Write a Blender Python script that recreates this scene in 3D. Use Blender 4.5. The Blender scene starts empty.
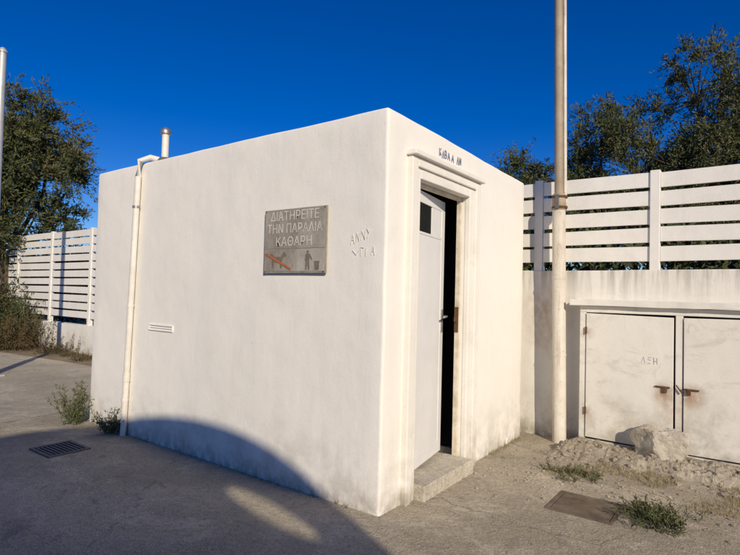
import bpy, bmesh, math, random
import numpy as np
from mathutils import Vector, Matrix, noise
random.seed(3)
sc=bpy.context.scene
sc.view_settings.view_transform='Standard'; sc.view_settings.look='None'; sc.view_settings.exposure=0
COL=sc.collection
# ------------------------------------------------------------ helpers
def link(o): COL.objects.link(o); return o
def empty(name,loc):
    o=bpy.data.objects.new(name,None); o.location=loc; o.empty_display_size=.2; return link(o)
def setp(o,p):
    if p is not None:
        o.parent=p; o.matrix_parent_inverse=Matrix.Translation(-Vector(p.location))
def meshobj(name,bm,mat,parent=None,smooth=False,bevel=0,seg=2):
    me=bpy.data.meshes.new(name); bm.normal_update(); bm.to_mesh(me); bm.free()
    o=link(bpy.data.objects.new(name,me))
    if mat: me.materials.append(mat)
    if smooth:
        for f in me.polygons: f.use_smooth=True
    if bevel:
        m=o.modifiers.new('b','BEVEL'); m.width=bevel; m.segments=seg; m.limit_method='ANGLE'
    setp(o,parent); return o
def addbox(bm,a,b):
    a=Vector(a);b=Vector(b)
    r=bmesh.ops.create_cube(bm,size=1)
    for v in r['verts']:
        v.co=Vector(((a.x+b.x)/2+v.co.x*(b.x-a.x),(a.y+b.y)/2+v.co.y*(b.y-a.y),(a.z+b.z)/2+v.co.z*(b.z-a.z)))
def box(name,a,b,mat,parent=None,bevel=.004,seg=2):
    bm=bmesh.new(); addbox(bm,a,b); return meshobj(name,bm,mat,parent,bevel=bevel,seg=seg)
def addtube(bm,pts,rad,n=12,cap=True):
    rings=[]
    for i,p in enumerate(pts):
        p=Vector(p)
        t=(Vector(pts[min(i+1,len(pts)-1)])-Vector(pts[max(i-1,0)])).normalized()
        a=t.orthogonal().normalized() if abs(t.z)<.9 else t.cross(Vector((1,0,0))).normalized()
        b=t.cross(a)
        r=rad[i] if isinstance(rad,(list,tuple)) else rad
        rings.append([bm.verts.new(p+a*r*math.cos(2*math.pi*k/n)+b*r*math.sin(2*math.pi*k/n)) for k in range(n)])
    for i in range(len(rings)-1):
        A=rings[i];B=rings[i+1]
        s=min(range(n),key=lambda k:(B[k].co-A[0].co).length)
        B=B[s:]+B[:s]; rings[i+1]=B
        for k in range(n):
            bm.faces.new((A[k],A[(k+1)%n],B[(k+1)%n],B[k]))
    if cap:
        bm.faces.new(rings[0][::-1]); bm.faces.new(rings[-1])
def tube(name,pts,rad,mat,parent=None,n=16):
    bm=bmesh.new(); addtube(bm,pts,rad,n); bmesh.ops.recalc_face_normals(bm,faces=bm.faces)
    o=meshobj(name,bm,mat,parent,smooth=True)
    m=o.modifiers.new('e','EDGE_SPLIT'); m.split_angle=math.radians(50)
    return o
# ------------------------------------------------------------ materials
class NT:
    def __init__(s,name):
        s.m=bpy.data.materials.new(name); s.m.use_nodes=True; s.t=s.m.node_tree; s.b=s.t.nodes['Principled BSDF']
        s.tc=s.t.nodes.new('ShaderNodeTexCoord')
    def n(s,k,**a):
        x=s.t.nodes.new(k)
        for q,v in a.items(): setattr(x,q,v)
        return x
    def l(s,a,b): s.t.links.new(a,b)
    def noise(s,scale,detail=4,rough=.6,stretch=None,dist=0):
        n=s.n('ShaderNodeTexNoise'); n.inputs['Scale'].default_value=scale; n.inputs['Detail'].default_value=detail
        n.inputs['Roughness'].default_value=rough; n.inputs['Distortion'].default_value=dist
        if stretch:
            mp=s.n('ShaderNodeMapping'); mp.inputs['Scale'].default_value=stretch; s.l(s.tc.outputs['Object'],mp.inputs[0]); s.l(mp.outputs[0],n.inputs['Vector'])
        else: s.l(s.tc.outputs['Object'],n.inputs['Vector'])
        return n.outputs['Fac']
    def ramp(s,f,lo,hi,a=0.,b=1.):
        r=s.n('ShaderNodeMapRange'); r.inputs['From Min'].default_value=lo; r.inputs['From Max'].default_value=hi
        r.inputs['To Min'].default_value=a; r.inputs['To Max'].default_value=b; s.l(f,r.inputs['Value']); return r.outputs[0]
    def mix(s,f,a,b):
        m=s.n('ShaderNodeMix',data_type='RGBA')
        if isinstance(f,float): m.inputs['Factor'].default_value=f
        else: s.l(f,m.inputs['Factor'])
        for v,i in((a,6),(b,7)):
            if isinstance(v,tuple): m.inputs[i].default_value=(*v,1)
            else: s.l(v,m.inputs[i])
        return m.outputs[2]
    def math(s,op,a,b=None):
        m=s.n('ShaderNodeMath',operation=op)
        for v,i in((a,0),(b,1)):
            if v is None: continue
            if isinstance(v,(int,float)): m.inputs[i].default_value=v
            else: s.l(v,m.inputs[i])
        return m.outputs[0]
    def sep(s):
        x=s.n('ShaderNodeSeparateXYZ'); s.l(s.tc.outputs['Object'],x.inputs[0]); return x.outputs
    def spot(s,c,r):
        v=s.n('ShaderNodeVectorMath',operation='DISTANCE'); v.inputs[1].default_value=c; s.l(s.tc.outputs['Object'],v.inputs[0])
        return s.ramp(v.outputs['Value'],r,0,0,1)
    def out(s,col,rough=.8,bumps=(),metal=0,spec=.3):
        if isinstance(col,tuple): s.b.inputs['Base Color'].default_value=(*col,1)
        else: s.l(col,s.b.inputs['Base Color'])
        if isinstance(rough,float): s.b.inputs['Roughness'].default_value=rough
        else: s.l(rough,s.b.inputs['Roughness'])
        s.b.inputs['Metallic'].default_value=metal
        s.b.inputs['Specular IOR Level'].default_value=spec
        prev=None
        for h,st,d in bumps:
            b=s.n('ShaderNodeBump'); b.inputs['Strength'].default_value=st; b.inputs['Distance'].default_value=d
            s.l(h,b.inputs['Height'])
            if prev: s.l(prev,b.inputs['Normal'])
            prev=b.outputs[0]
        if prev: s.l(prev,s.b.inputs['Normal'])
        return s.m
def simple(name,c1,c2=None,scale=8,rough=.6,bump=.2,bd=.003,metal=0,spec=.3,rust=0):
    N=NT(name); c2=c2 or tuple(x*.75 for x in c1)
    f=N.noise(scale,6,.65)
    c=N.mix(N.ramp(f,.35,.65),c1,c2)
    if rust:
        r=N.noise(4,5,.75,(4,4,.35)); c=N.mix(N.ramp(r,.54,.70,0,rust),c,(.30,.16,.075))
        c=N.mix(N.ramp(N.noise(24,3,.7),.64,.74,0,rust),c,(.16,.10,.06))
    return N.out(c,rough,[(N.noise(scale*6,3),bump,bd)] if bump else [],metal,spec)
def plaster(name,base=(.80,.785,.745),grime=1.0,top=None,streaks=.25,scuff=0.,base_z=.38,spots=(),var=1.):
    N=NT(name)
    big=N.noise(.9,3,.6); med=N.noise(4.5,5,.7); fine=N.noise(55,3,.7); tro=N.noise(13,4,.6,(1,1,.55))
    streak=N.noise(2.2,4,.7,(3.5,3.5,.25))
    c=N.mix(N.ramp(big,.38,.66),base,tuple(x*(1-.07*var) for x in base))
    c=N.mix(N.ramp(med,.52,.74,0,.5*var),c,tuple(x*y for x,y in zip(base,(.87,.85,.81))))
    c=N.mix(N.ramp(tro,.56,.75,0,.35*var),c,tuple(x*.88 for x in base))
    c=N.mix(N.ramp(streak,.58,.82,0,streaks*grime),c,(.48,.45,.39))
    z=N.sep()[2]
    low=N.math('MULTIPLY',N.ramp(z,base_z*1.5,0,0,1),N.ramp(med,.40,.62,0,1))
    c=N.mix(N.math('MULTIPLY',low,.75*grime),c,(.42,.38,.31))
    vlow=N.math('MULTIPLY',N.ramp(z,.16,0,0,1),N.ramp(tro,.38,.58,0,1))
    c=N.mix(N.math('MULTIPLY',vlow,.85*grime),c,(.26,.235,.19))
    spk=N.ramp(N.noise(19,4,.7),.66,.74,0,.5*grime)
    c=N.mix(N.math('MULTIPLY',spk,N.ramp(big,.42,.6,.25,1)),c,(.34,.31,.27))
    if scuff:
        sc_=N.noise(3.2,6,.8,(1,.8,1.6),.8); c=N.mix(N.ramp(sc_,.52,.66,0,scuff),c,(.40,.37,.32))
        c=N.mix(N.ramp(N.noise(7,5,.75,(2,2,.5)),.62,.70,0,scuff*.8),c,(.28,.23,.17))
    for ct,r,a,colr in spots:
        f=N.math('MULTIPLY',N.spot(ct,r),N.ramp(tro,.35,.6,.25,1)); c=N.mix(N.math('MULTIPLY',f,a),c,colr)
    if top:
        t=N.math('MULTIPLY',N.ramp(z,top-.34,top,0,1),N.ramp(streak,.45,.60,0,1))
        c=N.mix(N.math('MULTIPLY',t,.6),c,(.22,.20,.18))
    return N.out(c,.88,[(big,.6,.04),(tro,.45,.005),(fine,.5,.0022)],spec=.12)
RU=(.30,.15,.06)
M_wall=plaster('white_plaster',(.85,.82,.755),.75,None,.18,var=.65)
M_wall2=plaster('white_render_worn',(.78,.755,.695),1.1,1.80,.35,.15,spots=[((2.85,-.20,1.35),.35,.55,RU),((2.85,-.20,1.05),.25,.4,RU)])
M_trim=plaster('white_trim_plaster',(.83,.80,.735),1.0,None,.4,.15)
M_slat=plaster('white_painted_board',(.80,.78,.735),.8,None,.25,.1)
M_door=simple('white_metal_door_paint',(.78,.775,.76),(.71,.71,.70),3,.4,.05,.001,spec=.4)
M_jamb=simple('yellowed_jamb_paint',(.70,.66,.56),(.50,.43,.32),9,.55,rust=.4)
M_dark=simple('dark_glass',(.006,.006,.007),(.012,.012,.012),5,.6,spec=.1)
M_black=simple('painted_interior_shade',(.012,.012,.012),(.018,.018,.018),5,.9)  # near-black colour stands in for shade inside room, cabinet and gaps
M_rust=simple('rusty_metal',(.19,.095,.04),(.09,.055,.035),25,.8,.5,.003,.3)
M_steel=simple('grey_metal',(.42,.42,.41),(.28,.27,.26),20,.45,.2,.002,.7)
M_darkmetal=simple('dark_collar_metal',(.09,.09,.09),(.15,.14,.13),20,.6)
M_pipe=simple('white_pvc_pipe',(.78,.75,.69),(.66,.62,.54),7,.45,.1,.002)
M_pole=simple('tan_weathered_pole',(.43,.355,.26),(.29,.235,.17),3,.6,.15,.001,rust=.55)
M_polew=simple('white_weathered_pole',(.72,.68,.60),(.57,.52,.43),3,.5,.15,.001,rust=.6)
M_lamp=simple('galvanised_pole',(.55,.55,.53),(.42,.42,.41),6,.5,.1,.002,.3)
M_cab=plaster('cabinet_door_paint',(.77,.745,.685),1.2,None,.4,.4,.5,spots=[((2.65,-1.36,.64),.14,.85,RU),((2.65,-1.58,.64),.14,.85,RU),((2.65,-1.45,.50),.20,.5,RU),((2.65,-.68,.36),.08,.8,RU),((2.65,-.68,1.15),.08,.8,RU)])
M_rock=simple('pale_rock',(.56,.52,.44),(.36,.32,.26),7,.95,.8,.015)
M_bark=simple('bark',(.13,.10,.07),(.06,.045,.03),14,.95,.9,.02)
M_sign_fr=simple('sign_frame',(.38,.34,.28),(.26,.23,.19),15,.6)
N=NT('sign_brown_print')
f1=N.noise(7,6,.75,(1,1,.5)); f2=N.noise(2.5,5,.8)
c_=N.mix(N.ramp(f1,.42,.66),(.27,.24,.195),(.40,.37,.31)); c_=N.mix(N.ramp(f2,.5,.66,0,.7),c_,(.45,.42,.36))
M_signbg=N.out(c_,.6,[(N.noise(60),.1,.001)])
M_signpic=simple('sign_faded_panel',(.48,.45,.39),(.36,.325,.27),9,.6,.05,.001)
M_white=simple('faded_white_print',(.78,.75,.67),(.56,.53,.455),11,.6,.0)
M_red=simple('faded_red_print',(.52,.15,.05),(.38,.14,.07),30,.6,0)
M_brownp=simple('brown_print',(.15,.12,.09),(.24,.2,.155),30,.6,0)
M_ink=simple('blue_black_ink',(.10,.12,.22),(.28,.29,.36),40,.8,0)
M_pencil=simple('pencil_grey',(.54,.52,.49),(.74,.71,.66),30,.8,0)
def concrete(name,base,dark,lightc,cr=.6,ps=1.):
    N=NT(name)
    big=N.noise(.4,4,.62,dist=.6); med=N.noise(2.4,6,.75); fine=N.noise(26,5,.85); agg=N.noise(95,2,.6)
    blot=N.noise(.8,8,.78,dist=1.4)
    c=N.mix(N.ramp(big,.42,.58),base,dark)
    c=N.mix(N.ramp(med,.5,.66,0,.85),c,lightc)
    c=N.mix(N.ramp(blot,.515,.545,0,.5),c,tuple(x*.74 for x in base))
    c=N.mix(N.ramp(blot,.45,.42,0,.6),c,tuple(x*1.12 for x in lightc))
    c=N.mix(N.ramp(fine,.50,.68,0,.65),c,tuple(x*.5 for x in base))
    c=N.mix(N.ramp(agg,.56,.68,0,.6),c,(.60,.54,.44))
    c=N.mix(N.ramp(agg,.40,.33,0,.5),c,(.13,.11,.085))
    dk=N.noise(1.3,5,.6,dist=2.5); c=N.mix(N.ramp(dk,.60,.70,0,.4),c,(.16,.14,.11))
    v=N.n('ShaderNodeTexVoronoi',feature='DISTANCE_TO_EDGE'); v.inputs['Scale'].default_value=.30
    nn=N.n('ShaderNodeTexNoise'); nn.inputs['Scale'].default_value=3.2; nn.inputs['Detail'].default_value=5
    N.l(N.tc.outputs['Object'],nn.inputs['Vector'])
    va=N.n('ShaderNodeVectorMath',operation='MULTIPLY_ADD'); va.inputs[1].default_value=(.35,.35,.0)
    N.l(nn.outputs['Color'],va.inputs[0]); N.l(N.tc.outputs['Object'],va.inputs[2]); N.l(va.outputs[0],v.inputs['Vector'])
    crack=N.ramp(v.outputs['Distance'],0.0,.004,1,0)
    crack=N.math('MULTIPLY',crack,N.ramp(med,.44,.56,0,1))
    c=N.mix(N.math('MULTIPLY',crack,cr),c,(.08,.07,.055))
    hh=N.math('ADD',N.math('MULTIPLY',fine,.6),N.math('MULTIPLY',agg,.4))
    return N.out(c,.95,[(med,.8,.05),(hh,.9,.022)],spec=.1)
M_pave=concrete('worn_concrete',(.48,.42,.32),(.38,.33,.25),(.56,.495,.385),.5)
M_path=concrete('pale_concrete',(.54,.485,.385),(.45,.40,.315),(.59,.535,.43),.35)
M_earth=simple('dry_earth',(.30,.24,.16),(.19,.15,.095),2,.95,.8,.03)
M_rub=concrete('broken_concrete',(.44,.385,.295),(.29,.24,.18),(.58,.525,.42),0.)
M_step=concrete('step_concrete',(.60,.55,.45),(.50,.46,.38),(.64,.59,.49),0.)
def leafmat(name,a,b,c):
    N=NT(name); g=N.n('ShaderNodeNewGeometry')
    col=N.mix(g.outputs['Random Per Island'],a,b)
    col=N.mix(N.ramp(N.noise(1.1,2),.4,.65,0,.7),col,c)
    N.out(col,.6,(),spec=.2)
    return N.m
M_leaf=leafmat('olive_foliage',(.11,.125,.05),(.05,.065,.025),(.145,.135,.06))
M_leafd=leafmat('dark_foliage',(.08,.095,.035),(.035,.05,.02),(.10,.10,.04))
M_grass=leafmat('dry_grass',(.36,.28,.15),(.25,.20,.10),(.18,.17,.07))
M_weed=leafmat('green_weed',(.11,.12,.05),(.06,.075,.03),(.18,.16,.08))
M_bush=leafmat('brown_bush',(.10,.075,.035),(.05,.05,.022),(.13,.085,.045))
# ------------------------------------------------------------ ground
def sheet(name,x0,x1,y0,y1,z,mat):
    bm=bmesh.new(); vs=[bm.verts.new(p) for p in((x0,y0,z),(x1,y0,z),(x1,y1,z),(x0,y1,z))]; bm.faces.new(vs)
    return meshobj(name,bm,mat)
sheet('ground',-600,600,-600,600,0,M_earth)
sheet('concrete_pavement',-14,2.86,-16,4.9,.004,M_pave)
bm=bmesh.new()
pts=[]
for i in range(160):
    t=i/159; pts.append((-14+16.2*t,4.55+.35*noise.noise(Vector((t*9,1,0)))+.09*noise.noise(Vector((t*60,3,0)))+.04*noise.noise(Vector((t*200,3,0)))))
vs=[bm.verts.new((x,y,.008)) for x,y in pts]+[bm.verts.new((2.0,9,.008)),bm.verts.new((1.75,11.3,.008)),bm.verts.new((1.1,13,.008)),bm.verts.new((.6,40,.008)),bm.verts.new((-14,40,.008))]
bm.faces.new(vs); meshobj('concrete_path',bm,M_path)
# ------------------------------------------------------------ building
B=empty('white_utility_building',(1.33,1.95,0))
W,D,H=2.66,3.9,2.78
bm=bmesh.new(); addbox(bm,(0,0,-.05),(W,D,H))
for v in bm.verts:
    if v.co.z>1:
        if v.co.x<.1 and v.co.y<.1: v.co.z+=.008
        if v.co.x>1: v.co.z-=.035
        if v.co.y>1: v.co.z-=.02
es=[e for e in bm.edges if not all(v.co.z<0 for v in e.verts)]
bmesh.ops.bevel(bm,geom=es,offset=.022,segments=4,profile=.5,affect='EDGES')
for _ in range(5):
    long=[e for e in bm.edges if e.calc_length()>.16]
    if long: bmesh.ops.subdivide_edges(bm,edges=long,cuts=1,use_grid_fill=True)
bmesh.ops.triangulate(bm,faces=[f for f in bm.faces if len(f.verts)>4])
for v in bm.verts:
    if v.co.z>-.02:
        v.co+=noise.noise_vector(v.co*1.1)*.006+noise.noise_vector(v.co*4)*.0035+noise.noise_vector(v.co*11)*.0013
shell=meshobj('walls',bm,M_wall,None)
cuts=[]
for a,b in [((.16,.16,.10),(W-.16,D-.16,H-.18)),((.40,-.5,.02),(1.25,.4,2.36)),((.36,.095,.025),(1.46,.39,2.40))]:
    bm=bmesh.new(); addbox(bm,a,b); cuts.append(meshobj('cut',bm,None))
for c in cuts:
    m=shell.modifiers.new('bo','BOOLEAN'); m.object=c; m.operation='DIFFERENCE'; m.solver='EXACT'
dg=bpy.context.evaluated_depsgraph_get(); ev=shell.evaluated_get(dg)
me=bpy.data.meshes.new_from_object(ev); shell.modifiers.clear(); shell.data=me
me.materials.clear(); me.materials.append(M_wall)
for p in me.polygons: p.use_smooth=True; p.material_index=0
m=shell.modifiers.new('e','EDGE_SPLIT'); m.split_angle=math.radians(40)
for c in cuts: bpy.data.objects.remove(c)
setp(shell,B)
ZT=2.36
bm=bmesh.new()
for a,b in [((.255,-.050,0),(.335,.02,ZT+.145)),((.335,-.030,0),(.402,.02,ZT+.075)),
            ((1.245,-.030,0),(1.335,.02,ZT+.075)),((1.335,-.050,0),(1.425,.02,ZT+.145)),
            ((.335,-.050,ZT+.075),(1.335,.02,ZT+.145)),((.402,-.030,ZT-.002),(1.245,.02,ZT+.075)),
            ((.235,-.085,ZT+.145),(1.445,.02,ZT+.185))]:
    addbox(bm,a,b)
meshobj('door_surround',bm,M_trim,B,bevel=.008)
def slab(name,a,b,mat,parent,amp=.006):
    bm=bmesh.new(); addbox(bm,a,b)
    for _ in range(4):
        lg=[e for e in bm.edges if e.calc_length()>.06]
        if lg: bmesh.ops.subdivide_edges(bm,edges=lg,cuts=1,use_grid_fill=True)
    for v in bm.verts: v.co+=noise.noise_vector(v.co*9)*amp
    return meshobj(name,bm,mat,parent,bevel=.006)
slab('door_step',(.41,-.11,-.02),(1.235,.30,.115),M_step,B,.005)
bm=bmesh.new()
for a,b in [((.402,.05,.11),(.425,.09,ZT)),((1.228,.05,.11),(1.247,.09,ZT)),((.425,.05,ZT-.03),(1.228,.09,ZT-.003))]: addbox(bm,a,b)
meshobj('door_frame',bm,M_jamb,B,bevel=.002)
box('latch_plate',(1.219,.052,1.18),(1.229,.088,1.40),M_rust,B,.001)
box('latch_bolt',(1.195,.06,1.27),(1.220,.08,1.31),M_rust,B,.001)
LF=empty('door_leaf',(.428,.06,.145)); LF.parent=B; LF.matrix_parent_inverse=Matrix.Translation(-Vector(B.location))
def lbox(name,a,b,mat,bev=.003):
    bm=bmesh.new(); addbox(bm,a,b); o=meshobj(name,bm,mat,None,bevel=bev); o.parent=LF; return o
lw,lh=.785,2.175
bm=bmesh.new()
for a,b in [((0,0,0),(.07,.04,lh)),((lw-.08,0,0),(lw,.04,lh)),((.07,0,lh-.09),(lw-.08,.04,lh)),((.07,0,0),(lw-.08,.04,.10)),
            ((.07,.004,.10),(lw-.08,.032,1.835)),((.07,0,1.835),(lw-.08,.04,1.855)),((.46,.004,1.855),(lw-.08,.032,lh-.09))]: addbox(bm,a,b)
o=meshobj('leaf_panel',bm,M_door,None,bevel=.002); o.parent=LF
lbox('window_pane',(.07,.012,1.855),(.46,.02,lh-.09),M_dark,.001)
lbox('handle_plate',(lw-.06,-.008,1.03),(lw-.025,.002,1.23),M_steel,.004)
bm=bmesh.new(); addtube(bm,[(lw-.042,0,1.17),(lw-.042,-.045,1.17),(lw-.06,-.055,1.17),(lw-.15,-.055,1.165)],.009,10)
o=meshobj('handle_lever',bm,M_steel,None,smooth=True); o.parent=LF
LF.rotation_euler=(0,0,math.radians(9.5))
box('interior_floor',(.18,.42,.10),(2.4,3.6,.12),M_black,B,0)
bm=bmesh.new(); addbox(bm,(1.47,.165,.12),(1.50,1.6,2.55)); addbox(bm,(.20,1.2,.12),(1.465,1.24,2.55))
meshobj('added_dark_screen',bm,M_black,B)  # made-up black panels that keep the view through the door gap dark
def wy(px): 
    k=(px-370)/530; s=2.975/(.81+.586*k); return -2.029+s*(.586-.81*k)
y0,y1=wy(175),wy(151)
bm=bmesh.new()
for a,b in [((-.012,y0,1.085),(.01,y1,1.096)),((-.012,y0,1.134),(.01,y1,1.145)),((-.012,y0,1.096),(.01,y0+.012,1.134)),((-.012,y1-.012,1.096),(.01,y1,1.134)),((-.009,y0+.012,1.110),(.01,y1-.012,1.120))]: addbox(bm,a,b)
meshobj('wall_vent_slot',bm,M_trim,B,bevel=.002)
tube('drain_pipe',[(-.045,3.12,.0),(-.045,3.11,.12),(-.045,3.02,2.62),(-.042,3.0,2.78),(.03,2.93,2.82),(.10,2.87,2.80)],.030,M_pipe,B)
for zz in(.35,1.3,2.3):
    yy=3.12-.1*zz/2.7
    tube('pipe_clip',[(-.045,yy,zz),(-.045,yy-.0008,zz+.025)],.036,M_steel if zz>2 else M_pipe,B)
tube('pipe_socket',[(-.045,3.095,.55),(-.045,3.092,.63)],.035,M_pipe,B)
tube('vent_stack',[(.13,2.84,2.74),(.13,2.84,3.08)],.035,M_pipe,B)
tube('vent_collar',[(.13,2.84,2.74),(.13,2.84,2.80),(.13,2.84,2.825)],[.085,.07,.05],M_darkmetal,B)
tube('vent_cap',[(.13,2.84,3.065),(.13,2.84,3.07),(.13,2.84,3.095),(.13,2.84,3.12),(.13,2.84,3.138)],[.040,.052,.056,.045,.02],M_steel,B)
def text(name,s,size,loc,rot,mat,parent,ext=0,align='CENTER',sx=1,bold=0):
    c=bpy.data.curves.new(name,'FONT'); c.body=s; c.size=size; c.extrude=ext; c.align_x=align; c.align_y='CENTER'; c.offset=bold
    o=link(bpy.data.objects.new(name,c)); c.materials.append(mat); o.location=loc; o.rotation_euler=rot; o.scale=(sx,1,1); setp(o,parent); return o
RL=(math.pi/2,0,-math.pi/2)
SG=empty('beach_rules_sign',(-.02,.83,1.89))
ya,yb=.503,1.159
box('sign_board',(-.032,ya,1.64),(-.018,yb,2.14),M_sign_fr,SG,.003)
box('sign_print',(-.0345,ya+.012,1.83),(-.030,yb-.012,2.128),M_signbg,SG,.0)
box('sign_picture_panel',(-.0345,ya+.30,1.655),(-.030,yb-.012,1.822),M_signbg,SG,.0)
box('sign_picture_panel_right',(-.0345,ya+.012,1.655),(-.030,ya+.292,1.822),M_signpic,SG,.0)
for yy in(ya+.08,yb-.08): box('sign_batten',(-.018,yy-.02,1.66),(.002,yy+.02,2.12),M_rust,SG,.001)
yc=(ya+yb)/2
text('sign_text_1','ΔΙΑΤΗΡΕΙΤΕ',.100,(-.0372,yc,2.080),RL,M_white,SG,sx=.90)
text('sign_text_2','ΤΗΝ ΠΑΡΑΛΙΑ',.100,(-.0372,yc,1.982),RL,M_white,SG,sx=.86)
text('sign_text_3','ΚΑΘΑΡΗ',.100,(-.0372,yc,1.880),RL,M_white,SG,sx=.94)
def flat(name,poly,mat,parent,x=-.0372):
    bm=bmesh.new(); vs=[bm.verts.new((x,y,z)) for y,z in poly]; bm.faces.new(vs)
    return meshobj(name,bm,mat,parent)
dog=[(0,.0),(.012,0),(.02,.035),(.07,.035),(.078,0),(.09,0),(.092,.05),(.115,.075),(.13,.072),(.128,.085),(.11,.10),(.098,.095),(.08,.07),(.02,.07),(-.012,.095),(-.018,.09),(0,.06)]
flat('dog_pictogram',[(yb-.10-a*1.2,1.68+b*1.25) for a,b in dog],M_brownp,SG)
flat('red_bar',[(yb-.03,1.803),(yb-.016,1.789),(yb-.302,1.664),(yb-.312,1.678)],M_red,SG,-.0392)
per=[(0,0),(.014,0),(.022,.05),(.03,0),(.044,0),(.04,.06),(.045,.1),(.06,.075),(.07,.08),(.046,.122),(.03,.126),(.036,.14),(.022,.152),(.010,.14),(.016,.126),(0,.118),(-.006,.07),(.004,.07)]
flat('person_pictogram',[(ya+.20-a,1.665+b*.98) for a,b in per],M_brownp,SG)
flat('bin_pictogram',[(ya+.105,1.665),(ya+.065,1.665),(ya+.058,1.73),(ya+.112,1.73)],M_brownp,SG)
for yy in(ya+.02,yb-.02):
    for zz in(1.652,2.128): tube('sign_screw',[(-.038,yy,zz),(-.032,yy,zz)],.005,M_rust,SG,8)
def strokes(name,lines,mat,parent,fn,r=.003):
    bm=bmesh.new()
    for ln in lines:
        P=[fn(u+random.uniform(-.003,.003),v+random.uniform(-.003,.003)) for u,v in ln]
        addtube(bm,P,r,4)
    return meshobj(name,bm,mat,parent)
LET={'A':[[(0,0),(.3,1),(.6,0)],[(.12,.4),(.5,.45)]],'N':[[(0,0),(.05,1),(.5,.05),(.55,1)]],'Y':[[(0,1),(.25,.5)],[(.55,1),(.1,-.05)]],
'G':[[(.02,0),(0,1),(.5,.95)]],'B':[[(0,0),(0,1),(.4,.85),(.35,.6),(.05,.5),(.45,.4),(.4,.05),(0,0)]],'E':[[(.5,1),(0,1),(0,0),(.5,0)],[(0,.5),(.4,.5)]],
'L':[[(0,0),(.28,1),(.56,0)]],'I':[[(0,0),(0.02,1)]],'X':[[(0,0),(.5,1)],[(0,1),(.5,0)]],'H':[[(0,0),(0,1)],[(.5,0),(.5,1)],[(0,.5),(.5,.5)]],'K':[[(0,0),(0,1)],[(.5,1),(0,.5),(.5,0)]],'Z':[[(0,1),(.5,1),(0,.55),(.45,.5)],[(0,0),(.5,0)]]}
def word(s,u,v,h,slant=0,sp=.75):
    out=[]; x=u
    for ch in s:
        if ch==' ': x+=h*.4; continue
        dy=random.uniform(-.1,.1)*h
        for ln in LET[ch]: out.append([(x+a*h*.9,v+b*h+dy+slant*(x-u)) for a,b in ln])
        x+=h*sp
    return out
left=lambda u,v:(-.003,-u,v)
strokes('wall_scribble',word('ANNY',-.30,1.85,.065,.25,.72)+word('GIA',-.21,1.76,.06,.1)+[[(-.28,1.80),(-.25,1.77),(-.22,1.80)]],M_pencil,B,left,.0025)
front=lambda u,v:(u,-.005,v)
strokes('door_lettering',word('KLBA A  LN',.72,2.605,.060,.0,.78),M_ink,B,front,.0048)
# ------------------------------------------------------------ walls & fences
FX=2.85
def wallmesh(name,x0,x1,y0,y1,h):
    bm=bmesh.new(); addbox(bm,(x0,y0,-.05),(x1,y1,h))
    for _ in range(7):
        long=[e for e in bm.edges if e.calc_length()>.3]
        if not long: break
        bmesh.ops.subdivide_edges(bm,edges=long,cuts=1,use_grid_fill=True)
    for v in bm.verts: v.co+=noise.noise_vector(v.co*1.7)*.008+noise.noise_vector(v.co*5)*.003
    return meshobj(name,bm,M_wall2,smooth=False,bevel=.012)
wallmesh('masonry_wall',FX,FX+.2,-14,3.98,1.80)
wallmesh('masonry_wall',FX,FX+.2,3.99,34,.63)
def fence(y0,y1,zb,posts,name):
    F=empty(name,(FX+.1,(y0+y1)/2,zb))
    bm=bmesh.new(); 
    for y in posts: addbox(bm,(FX+.02,y-.045,zb-.01),(FX+.115,y+.045,2.80+random.uniform(-.01,.01)))
    meshobj('posts',bm,M_slat,F,bevel=.006)
    bm=bmesh.new()
    ps=sorted(posts)
    for a,b in zip(ps[:-1],ps[1:]):
        z=2.775
        while z-.145>zb+.03:
            dz=random.uniform(-.006,.006)
            s0=len(bm.verts); addbox(bm,(FX+.04,a+.047,z-.147+dz),(FX+.065,b-.047,z+dz)); bm.verts.ensure_lookup_table()
            t=random.uniform(-.006,.006); tx=random.uniform(-.004,.004)
            for v in bm.verts[s0:]: v.co.z+=t*(1 if v.co.y>(a+b)/2 else -1); v.co.x+=tx
            z-=.185
    meshobj('boards',bm,M_slat,F,bevel=.003)
    return F
fence(-14,3.98,1.80,[-.09-1.15*i for i in range(0,13)]+[1.06,2.21,3.36],'white_slatted_fence')
fence(4.1,34,.63,[4.15+1.9*i for i in range(0,16)],'white_slatted_fence')
# ------------------------------------------------------------ utility cabinet
C=empty('meter_cabinet',(2.75,-1.47,0))
CX=2.66
bm=bmesh.new()
ycs=[-.63,-1.478,-2.33]
addbox(bm,(CX,ycs[2]-.06,-.02),(FX+.01,ycs[0]+.03,.10))
addbox(bm,(CX,ycs[2]-.06,1.365),(FX+.01,ycs[0]+.03,1.43))
for y in(ycs[0]+.03,ycs[1]+.03,ycs[2]): addbox(bm,(CX,y-.06,.10),(FX+.01,y,1.365))
meshobj('cabinet_frame',bm,M_cab,C,bevel=.006)
slab('cabinet_slab',(CX-.06,ycs[2]-.10,1.432),(FX+.012,ycs[0]+.12,1.495),M_wall2,C,.006)
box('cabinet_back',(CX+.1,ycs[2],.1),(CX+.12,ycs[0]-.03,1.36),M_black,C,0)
for a,b,nm,tl in((ycs[0]-.036,ycs[1]+.044,'door_left',.006),(ycs[1]-.038,ycs[2]+.006,'door_right',-.004)):
    bm=bmesh.new(); addbox(bm,(CX-.012,b,.118),(CX+.012,a,1.350))
    for v in bm.verts:
        v.co.z+=tl*(1 if v.co.y>(a+b)/2 else -1)
        if v.co.z<.5 and v.co.y<(a+b)/2: v.co.x-=.006
    meshobj(nm,bm,M_cab,C,bevel=.003)
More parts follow.
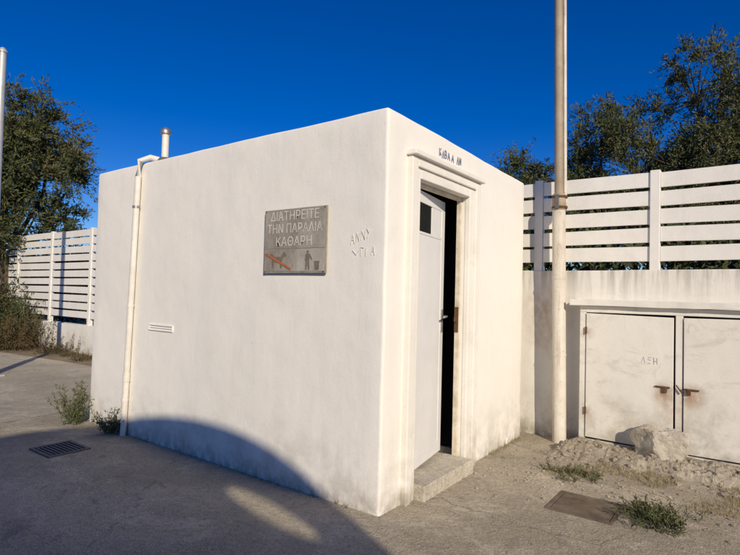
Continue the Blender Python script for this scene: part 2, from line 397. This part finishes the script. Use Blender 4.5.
for y,zz in((ycs[1]+.13,.70),(ycs[1]-.10,.70)):
    s=1 if y>ycs[1] else -1
    tube('hasp',[(CX-.022,y-.06,zz),(CX-.022,y+.06,zz)],.008,M_rust,C,8)
    bm=bmesh.new(); bmesh.ops.create_cube(bm,size=1)
    for v in bm.verts: v.co=Vector((CX-.025+v.co.x*.02,y-s*.02+v.co.y*.035,zz-.025+v.co.z*.05))
    meshobj('padlock',bm,M_rust,C,bevel=.005)
tube('hasp_bar',[(CX-.022,ycs[1]+.02,.73),(CX-.022,ycs[1]-.03,.66)],.006,M_rust,C,8)
for y in(ycs[0]-.035,):
    for zz in(.35,1.15): tube('hinge',[(CX-.014,y,zz),(CX-.014,y,zz+.07)],.009,M_rust,C,8)
cabf=lambda u,v:(CX-.0135,-u,v)
strokes('cabinet_scribble',word('LZH',1.17,.90,.060,0,.85),M_ink,C,cabf,.003)
# ------------------------------------------------------------ poles
P=empty('utility_pole',(2.70,-.40,0))
px,py=2.70,-.40
def ln(z,ox=0,oy=0):
    k=.016*z; return (px-.586*k+ox,py+.81*k+oy,z)
tube('pole_base',[ln(-.05),ln(2.42)],[.069,.066],M_polew,P,24)
tube('pole_collar',[ln(2.42),ln(2.44),ln(2.58),ln(2.60)],[.066,.071,.071,.050],M_pole,P,24)
tube('pole_upper',[ln(2.60),ln(9.0)],[.044,.040],M_pole,P,24)
tube('pole_conduit',[ln(2.5,.038,-.053),ln(9.0,.038,-.053)],.019,M_polew,P,12)
for zz in(2.44,2.55): tube('pole_band',[ln(zz,.004,-.006),ln(zz+.022,.004,-.006)],.080,M_rust,P,20)
bm=bmesh.new(); q=ln(2.44)
addbox(bm,(q[0]+.05,q[1]-.02,2.44),(FX+.045,q[1]+.02,2.48)); addbox(bm,(q[0]-.085,q[1]-.02,2.43),(q[0]-.07,q[1]+.02,2.58))
meshobj('pole_bracket',bm,M_darkmetal,P,bevel=.003)
for zz in(.9,1.7):
    tube('pole_strap',[ln(zz),ln(zz+.02)],.0715,M_polew,P,20)
L=empty('lamp_post',(.40,7.98,0))
tube('post_shaft',[(.40,7.98,0),(.40,7.98,.9),(.40,7.98,.92),(.40,7.98,5.30)],[.085,.085,.066,.058],M_lamp,L,20)
tube('post_cap',[(.40,7.98,5.30),(.40,7.98,5.33),(.40,7.98,5.38)],[.07,.07,.03],M_lamp,L,20)
box('post_base_plate',(.22,7.80,.0),(.58,8.16,.03),M_lamp,L,.005)
# ------------------------------------------------------------ hatch, drain
Hh=empty('metal_hatch',(1.08,-1.05,0))
bm=bmesh.new(); x0,x1,y0,y1=.87,1.29,-1.28,-.83
for a,b in [((x0,y0,-.02),(x1,y0+.025,.012)),((x0,y1-.025,-.02),(x1,y1,.012)),((x0,y0+.025,-.02),(x0+.025,y1-.025,.012)),((x1-.025,y0+.025,-.02),(x1,y1-.025,.012))]: addbox(bm,a,b)
M_hatch=simple('brown_hatch_metal',(.10,.075,.055),(.20,.155,.11),8,.85,.6,.006)
meshobj('hatch_frame',bm,M_hatch,Hh,bevel=.002)
box('hatch_lid',(x0+.030,y0+.030,-.01),(x1-.030,y1-.030,.009),M_hatch,Hh,.002)
box('hatch_gap_shade',(x0+.02,y0+.02,-.02),(x1-.02,y1-.02,.0055),M_black,Hh,0)  # solid black slab, shade around the lid put into its colour
G=empty('drain_grate',(-.65,3.1,0))
bm=bmesh.new(); x0,x1,y0,y1=-.83,-.47,2.90,3.30
for a,b in [((x0,y0,-.02),(x1,y0+.03,.014)),((x0,y1-.03,-.02),(x1,y1,.014)),((x0,y0+.03,-.02),(x0+.03,y1-.03,.014)),((x1-.03,y0+.03,-.02),(x1,y1-.03,.014))]: addbox(bm,a,b)
for i in range(8):
    x=x0+.045+i*.036; addbox(bm,(x,y0+.03,-.01),(x+.018,y1-.03,.011))
meshobj('grate_bars',bm,M_darkmetal,G,bevel=.001)
box('grate_gap_shade',(x0+.03,y0+.03,-.02),(x1-.03,y1-.03,.006),M_black,G,0)  # solid black slab in place of the shaded depth between bars
# ------------------------------------------------------------ rubble + rock
def rockbm(bm,c,s,seed,sub=2):
    r=bmesh.ops.create_icosphere(bm,subdivisions=sub,radius=1)
    rot=Matrix.Rotation(seed*1.7,3,'Z')@Matrix.Rotation(seed*.9,3,'X')
    for v in r['verts']:
        d=v.co.normalized(); f=1+.35*noise.noise(d*1.4+Vector((seed*3.1,0,0)))+.12*noise.noise(d*4+Vector((0,seed,0)))
        q=Vector([max(-.72,min(.72,a)) for a in d])*f*1.25
        q=rot@q
        v.co=Vector(c)+Vector((q.x*s[0],q.y*s[1],q.z*s[2]))
bm=bmesh.new(); nx,ny=60,230; x0,x1,y0,y1=1.85,2.665,-4.6,-.42
gv=[[None]*(ny+1) for _ in range(nx+1)]
def rubh(x,y):
    u=(x-x0)/(x1-x0)
    edge=.36+.25*noise.noise(Vector((y*1.6,0,7)))+.10*noise.noise(Vector((y*7,x*3,7)))
    r=max(0,(u-edge)/(1-edge)); base=.085*min(1,r*2.0)
    cell=noise.voronoi(Vector((x*9+noise.noise(Vector((x*9,y*9,0)))*.6,y*8,0)))
    h=noise.cell(Vector((cell[1][0].x*7,cell[1][0].y*7,1)))
    q=min(1,r*6)
    z=-.012+base+q*(.026*abs(h)+.026*min(.5,cell[0][1]-cell[0][0])+.018*noise.noise(Vector((x*22,y*22,2))))
    return z*min(1,(y1-y)/.15+.05) if z>0 else z
for i in range(nx+1):
    for j in range(ny+1):
        x=x0+(x1-x0)*i/nx; y=y0+(y1-y0)*j/ny
        gv[i][j]=bm.verts.new((x,y,rubh(x,y)))
for i in range(nx):
    for j in range(ny): bm.faces.new((gv[i][j],gv[i+1][j],gv[i+1][j+1],gv[i][j+1]))
for i in range(150):
    y=random.uniform(-4.3,-.5); x=random.uniform(2.0,2.6); s=random.uniform(.012,.036)
    rockbm(bm,(x,y,max(0,rubh(x,y))+s*.25),(s*random.uniform(.9,1.6),s,s*.7),i+50,1)
meshobj('broken_concrete_kerb',bm,M_rub)
bm=bmesh.new(); rockbm(bm,(2.52,-1.36,.20),(.10,.18,.15),5,4); meshobj('rock',bm,M_rock)
bm=bmesh.new()
for i in range(1500):
    if i<700: x=random.uniform(1.4,2.3)+random.gauss(0,.3); y=random.uniform(-3.2,-.12)
    elif i<1000:
        x,y=random.choice([(-abs(random.gauss(0,.06)),random.uniform(0,3.9)),(random.uniform(1.45,2.8),-abs(random.gauss(0,.08)))])
    else: x=random.uniform(-1.5,2.7); y=random.uniform(-3,-.1) if x>-.1 else random.uniform(-3,4)
    if x>2.62 or (.8<x<1.35 and -1.35<y<-.78): continue
    s=random.choice([.004,.006,.008,.013]) if i<700 else random.choice([.002,.003,.005])
    z=max(.004,rubh(x,y)) if x>1.86 and y<-.42 else .004
    rockbm(bm,(x,y,z+s*.3),(s*random.uniform(.8,1.4),s,s*.7),i,1)
meshobj('gravel',bm,M_rub)
# ------------------------------------------------------------ plants
def leaves_mesh(name,pos,dirs,ln,wd,mat,parent=None,rng=None):
    n=len(pos); rnd=rng.normal(size=(n,3)); d=dirs/np.linalg.norm(dirs,axis=1)[:,None]
    s=np.cross(d,rnd); s/=np.linalg.norm(s,axis=1)[:,None]+1e-9
    ln=ln[:,None]; wd=wd[:,None]
    v=np.stack([pos,pos+d*ln*.5+s*wd*.5,pos+d*ln,pos+d*ln*.5-s*wd*.5],1).reshape(-1,3)
    me=bpy.data.meshes.new(name); me.vertices.add(4*n); me.vertices.foreach_set('co',v.astype(np.float32).ravel())
    me.loops.add(4*n); me.loops.foreach_set('vertex_index',np.arange(4*n,dtype=np.int32))
    me.polygons.add(n); me.polygons.foreach_set('loop_start',np.arange(0,4*n,4,dtype=np.int32))
    me.polygons.foreach_set('loop_total',np.full(n,4,dtype=np.int32))
    me.update(calc_edges=True); me.validate(); me.materials.append(mat)
    o=link(bpy.data.objects.new(name,me)); setp(o,parent); return o
def tree(name,base,blobs,seed,trunk_h,nclump,leafmat,lean=(0,0),per=330,r0=.13,cs=.36,ls=1.0,thr=-.18):
    rng=np.random.default_rng(seed); rd=random.Random(seed)
    T=empty(name,base); base=Vector(base)
    bm=bmesh.new()
    top=base+Vector((lean[0],lean[1],trunk_h))
    trunk=[base+(top-base)*t+Vector((rd.uniform(-.06,.06),rd.uniform(-.06,.06),0))*(1 if 0<t<1 else 0) for t in(0,.25,.5,.75,1)]
    addtube(bm,trunk,[r0*1.3,r0*1.05,r0*.95,r0*.88,r0*.8],10)
    limbpts=[]
    for bc,br in blobs:
        bc=Vector(bc)
        for k in range(2):
            st=trunk[rd.choice([3,4])]
            en=bc+Vector((rd.gauss(0,.35)*br[0],rd.gauss(0,.35)*br[1],rd.uniform(0,.6)*br[2]))
            pp=[]
            for i in range(9):
                t=i/8; q=st.lerp(en,t)+Vector((0,0,1))*math.sin(t*math.pi)*(.12*(en-st).length)*-.5
                q+=noise.noise_vector(q*.9+Vector((seed,0,0)))*.3*math.sin(t*math.pi)
                pp.append(q)
            addtube(bm,pp,[r0*.5*(1-t/9.5)+.01 for t in range(9)],7)
            limbpts+=[(p,i) for i,p in enumerate(pp) if i>2]
    cents=[]
    vols=[b[1][0]*b[1][1]*b[1][2] for b in blobs]
    while len(cents)<nclump:
        bc,br=rd.choices(blobs,vols)[0]
        d=Vector((rd.gauss(0,1),rd.gauss(0,1),rd.gauss(0,1))).normalized()*(rd.random()**.42)
        p=Vector(bc)+Vector((d.x*br[0],d.y*br[1],d.z*br[2]))
        if noise.noise(p*.95+Vector((seed*2.3,0,0)))<thr: continue
        cents.append(p)
    P=[];Dr=[]
    for c in cents:
        q=min(limbpts,key=lambda a:(a[0]-c).length)[0]
        mid=q.lerp(c,.5)+Vector((0,0,.06))
        addtube(bm,[q,mid,c],[.014,.009,.004],4,cap=False)
        out=np.array((c-q).normalized())
        ntw=12; r=cs*rng.uniform(.6,1.5)
        for _ in range(ntw):
            td=rng.normal(size=3)*.8+out*.4+np.array([0,0,.45]); td/=np.linalg.norm(td)
            m=int(per/ntw); t=rng.uniform(.05,1,m)**.8
            L=r*rng.uniform(.6,1.7)
            pos=np.array(c)+td*L*t[:,None]+np.array([0,0,-.18])*(t[:,None]**2)*L+rng.normal(size=(m,3))*.028
            P.append(pos); Dr.append(td*.9+rng.normal(size=(m,3))*.55)
    bmesh.ops.recalc_face_normals(bm,faces=bm.faces)
    meshobj('branches',bm,M_bark,T,smooth=True)
    P=np.concatenate(P);Dr=np.concatenate(Dr);n=len(P)
    leaves_mesh('foliage',P,Dr,rng.uniform(.06,.12,n)*ls,rng.uniform(.016,.030,n)*ls,leafmat,T,rng)
tree('tamarisk_tree',(11.2,-1.2,0),[((11.2,-1.1,5.4),(1.5,1.7,1.9)),((10.9,-.1,4.4),(1.2,1.2,1.4)),((11.6,-1.9,4.6),(1.5,1.5,1.9)),((11.1,-1.0,3.2),(1.6,2.0,1.3))],11,2.0,290,M_leaf,thr=-.1)
tree('tamarisk_tree',(11.0,1.1,0),[((11.0,1.2,4.9),(1.2,.85,1.5)),((11.1,.4,3.9),(1.2,.9,1.3)),((10.9,1.7,3.6),(1.1,.7,1.0))],12,1.8,160,M_leaf,thr=-.1)
tree('tamarisk_tree',(11.2,3.1,0),[((11.1,2.9,4.3),(1.1,.9,1.1)),((11.4,3.7,3.8),(1.0,1.0,.8)),((11.2,2.6,3.4),(1.1,1.3,1.2))],13,1.6,140,M_leaf,thr=-.08)
tree('tamarisk_tree',(12.4,-3.0,0),[((12.3,-2.9,5.1),(1.6,1.6,2.1)),((12.0,-3.2,3.7),(1.8,1.8,1.6))],14,2.0,200,M_leaf,thr=-.08)
tree('tamarisk_tree',(17,.4,0),[((17,.4,4.7),(2,2.2,1.5)),((17.2,-2.6,5.4),(2,2.2,1.7)),((17,3.2,4.1),(1.9,1.9,1.2))],15,2.0,170,M_leafd,cs=.5,ls=1.3,thr=-.05)
tree('roadside_tree',(2.45,14.3,0),[((2.7,14.6,5.4),(1.7,1.7,1.7)),((3.6,14.2,4.6),(1.25,1.3,1.4)),((2.7,14.3,3.9),(1.4,1.4,1.4)),((3.9,14.4,3.2),(.8,1.0,.9)),((1.9,14.4,4.0),(1.5,1.5,2.1))],21,1.9,270,M_leaf,lean=(.5,.1),r0=.15,cs=.42,ls=1.3,thr=-.1)
def hedge(name,pts,n,h,mat,seed,w=.9,ls=1.):
    rng=np.random.default_rng(seed); P=[];Dv=[]
    for (xa,ya_),(xb,yb_) in pts:
        t=rng.uniform(0,1,n); x=xa+(xb-xa)*t+rng.normal(size=n)*w*.5; y=ya_+(yb_-ya_)*t+rng.normal(size=n)*.2
        top=h*np.array([1+.28*noise.noise(Vector((a*.8,b*.8,seed)))+.12*noise.noise(Vector((a*3,b*3,seed))) for a,b in zip(x,y)])
        z=top*rng.uniform(0,1,n)**.6
        P.append(np.stack([x,y,z],1)); Dv.append(rng.normal(size=(n,3))+np.array([0,0,.7]))
    P=np.concatenate(P);Dv=np.concatenate(Dv);k=len(P)
    return leaves_mesh(name,P,Dv,rng.uniform(.10,.22,k)*ls,rng.uniform(.04,.09,k)*ls,mat,None,rng)
hedge('hedge',[((6.5,-9),(6.5,6))],22000,2.75,M_leafd,41)
hedge('hedge',[((6.8,6),(6.8,34))],24000,2.5,M_leafd,42,ls=1.4)
def tuft(name,c,r,h,n,mat,seed,spread=.5,ls=1):
    rng=np.random.default_rng(seed); P=[];Dv=[]
    for _ in range(n):
        b=np.array(c)+np.array([rng.normal()*r*.3,rng.normal()*r*.3,0]); d=np.array([rng.normal()*spread,rng.normal()*spread,1]); d/=np.linalg.norm(d)
        m=26; t=rng.uniform(.1,1,m); L=h*rng.uniform(.5,1.1)
        P.append(b+d*L*t[:,None]+rng.normal(size=(m,3))*.012*max(1,h*2)); Dv.append(rng.normal(size=(m,3))*.8+d)
        P.append(b+d*L*np.linspace(0,.85,7)[:,None]); Dv.append(np.tile(d,(7,1)))
    P=np.concatenate(P);Dv=np.concatenate(Dv);k=len(P)
    P[:,2]=np.maximum(P[:,2],c[2]+.005)
    return leaves_mesh(name,P,Dv,rng.uniform(.02,.05,k)*max(1,h*1.6)*ls,rng.uniform(.004,.011,k)*max(1,h*2)*ls,mat,None,rng)
tuft('weed_plant',(-.13,3.92,0),.20,.44,48,M_weed,1,.26,1.2)
tuft('weed_plant',(-.08,3.30,0),.12,.26,26,M_weed,2,.36,1.2)
tuft('weed_plant',(1.12,-1.50,0),.30,.13,60,M_weed,3,1.0,1.1)
tuft('weed_plant',(1.75,-.78,0),.35,.08,26,M_weed,4,1.0)
for i,(x,y,h,mt) in enumerate([(2.15,11.7,1.0,M_bush),(2.3,12.5,1.5,M_leafd),(2.2,13.3,1.9,M_bush),(1.7,12.6,1.1,M_bush),(2.4,14.6,2.3,M_leafd),(1.5,14.4,1.9,M_leafd)]):
    tuft('shrub',(x,y,0),.9,h*.85,190,mt,50+i,.36,1.25)
tuft('shrub',(2.5,10.4,0),.6,.40,60,M_bush,60,.8,1.2)
def grass(name,fn,n,h,seed,mat=M_grass,wd=.006,thr=-.05):
    rng=np.random.default_rng(seed); P=[]
    while len(P)<n:
        x,y,z=fn(rng)
        if noise.noise(Vector((x*2.2,y*2.2,seed)))>thr : P.append((x,y,z))
    P=np.array(P); Dv=np.stack([rng.normal(size=n)*.6,rng.normal(size=n)*.6,np.ones(n)],1)
    leaves_mesh(name,P,Dv,rng.uniform(.4,1.2,n)*h,rng.uniform(.6,1.2,n)*wd,mat,None,rng)
grass('dry_grass',lambda r:(r.uniform(1.5,2.3),r.uniform(-3.5,-.6),0),5200,.05,31,wd=.004,thr=.0)
grass('dry_grass',lambda r:(r.uniform(2.15,2.8),r.uniform(5,22),0),4200,.12,32,M_bush,wd=.012,thr=.08)
grass('dry_grass',lambda r:(r.uniform(.5,2.2),r.uniform(11.5,18),0),3000,.2,33,M_bush,wd=.014)
grass('dry_grass',lambda r:(-.01-abs(r.normal())*.02,r.uniform(0.2,3.9),0),110,.05,34,M_weed,.004)
grass('dry_grass',lambda r:(r.uniform(1.45,2.6),-.01-abs(r.normal())*.03,0),200,.05,35,wd=.004)
# ------------------------------------------------------------ added arched shadow caster, unseen behind the viewer
az=math.radians(232); EL=math.radians(24)
d=Vector((math.cos(az),math.sin(az),0)); p=Vector((-d.y,d.x,0)) 
if p.x<0: p=-p
A=8.0; zc=A*math.tan(EL)-1.1; uc=-2.3; R=2.39
outer=[(uc-R,-.05)]+[(uc-R*math.cos(math.pi*i/48),zc+R*math.sin(math.pi*i/48)) for i in range(49)]+[(uc+R,-.05)]
hc=(-.71,zc+1.1+.15); e1=Vector((-.76,.65)); e2=Vector((.65,.76))
hole=[]  # made-up opening, shaped to let the lit patch through the shadow
for i in range(28):
    a=2*math.pi*i/28; q=Vector(hc)+e1*(.36*math.cos(a))+e2*(.085*math.sin(a)); hole.append((q.x,q.y))
bm=bmesh.new(); ed=[]
for loop in(outer,hole):
    vs=[bm.verts.new(d*A+p*u+Vector((0,0,z))) for u,z in loop]
    for i in range(len(vs)): ed.append(bm.edges.new((vs[i],vs[(i+1)%len(vs)])))
bmesh.ops.triangle_fill(bm,use_beauty=True,edges=ed)
ret=bmesh.ops.extrude_face_region(bm,geom=list(bm.faces))
for v in ret['geom']:
    if isinstance(v,bmesh.types.BMVert): v.co+=d*.12
bmesh.ops.recalc_face_normals(bm,faces=bm.faces)
meshobj('arched_shadow_caster',bm,M_wall2)  # invented unseen object, outlined to throw the curved shadow
# ------------------------------------------------------------ light
w=bpy.data.worlds.new('World'); sc.world=w; w.use_nodes=True; nt=w.node_tree
sky=nt.nodes.new('ShaderNodeTexSky'); sky.sky_type='NISHITA'; sky.sun_disc=False; sky.sun_elevation=EL
sky.sun_rotation=math.atan2(d.x,d.y)%(2*math.pi); sky.altitude=0; sky.air_density=.88; sky.dust_density=0; sky.ozone_density=5.5
hs=nt.nodes.new('ShaderNodeHueSaturation'); hs.inputs['Saturation'].default_value=1.3; hs.inputs['Hue'].default_value=.518
nt.links.new(sky.outputs[0],hs.inputs['Color']); nt.links.new(hs.outputs[0],nt.nodes['Background'].inputs['Color'])
nt.nodes['Background'].inputs['Strength'].default_value=.094
sl=bpy.data.lights.new('sun','SUN'); sl.energy=4.2; sl.angle=math.radians(.5); sl.color=(1,.87,.67)
so=link(bpy.data.objects.new('sun',sl))
sd=Vector((d.x*math.cos(EL),d.y*math.cos(EL),math.sin(EL))); so.rotation_euler=sd.to_track_quat('Z','Y').to_euler(); so.location=(-10,-12,10)
# ------------------------------------------------------------ camera
cam=bpy.data.cameras.new('camera'); co=link(bpy.data.objects.new('camera',cam)); sc.camera=co
cam.sensor_width=36; cam.lens=36*530/740; cam.clip_end=2000; cam.clip_start=.05
ca=math.radians(35.9); pit=math.atan(15.8/530); rol=.0255
F0=Vector((math.cos(ca),math.sin(ca),0)); R0=Vector((math.sin(ca),-math.cos(ca),0)); U0=Vector((0,0,1))
F=F0*math.cos(pit)+U0*math.sin(pit); U=U0*math.cos(pit)-F0*math.sin(pit)
R2=R0*math.cos(rol)+U*math.sin(rol); U2=U*math.cos(rol)-R0*math.sin(rol)
co.matrix_world=Matrix(((R2.x,U2.x,-F.x,-2.975),(R2.y,U2.y,-F.y,-2.029),(R2.z,U2.z,-F.z,1.5),(0,0,0,1)))
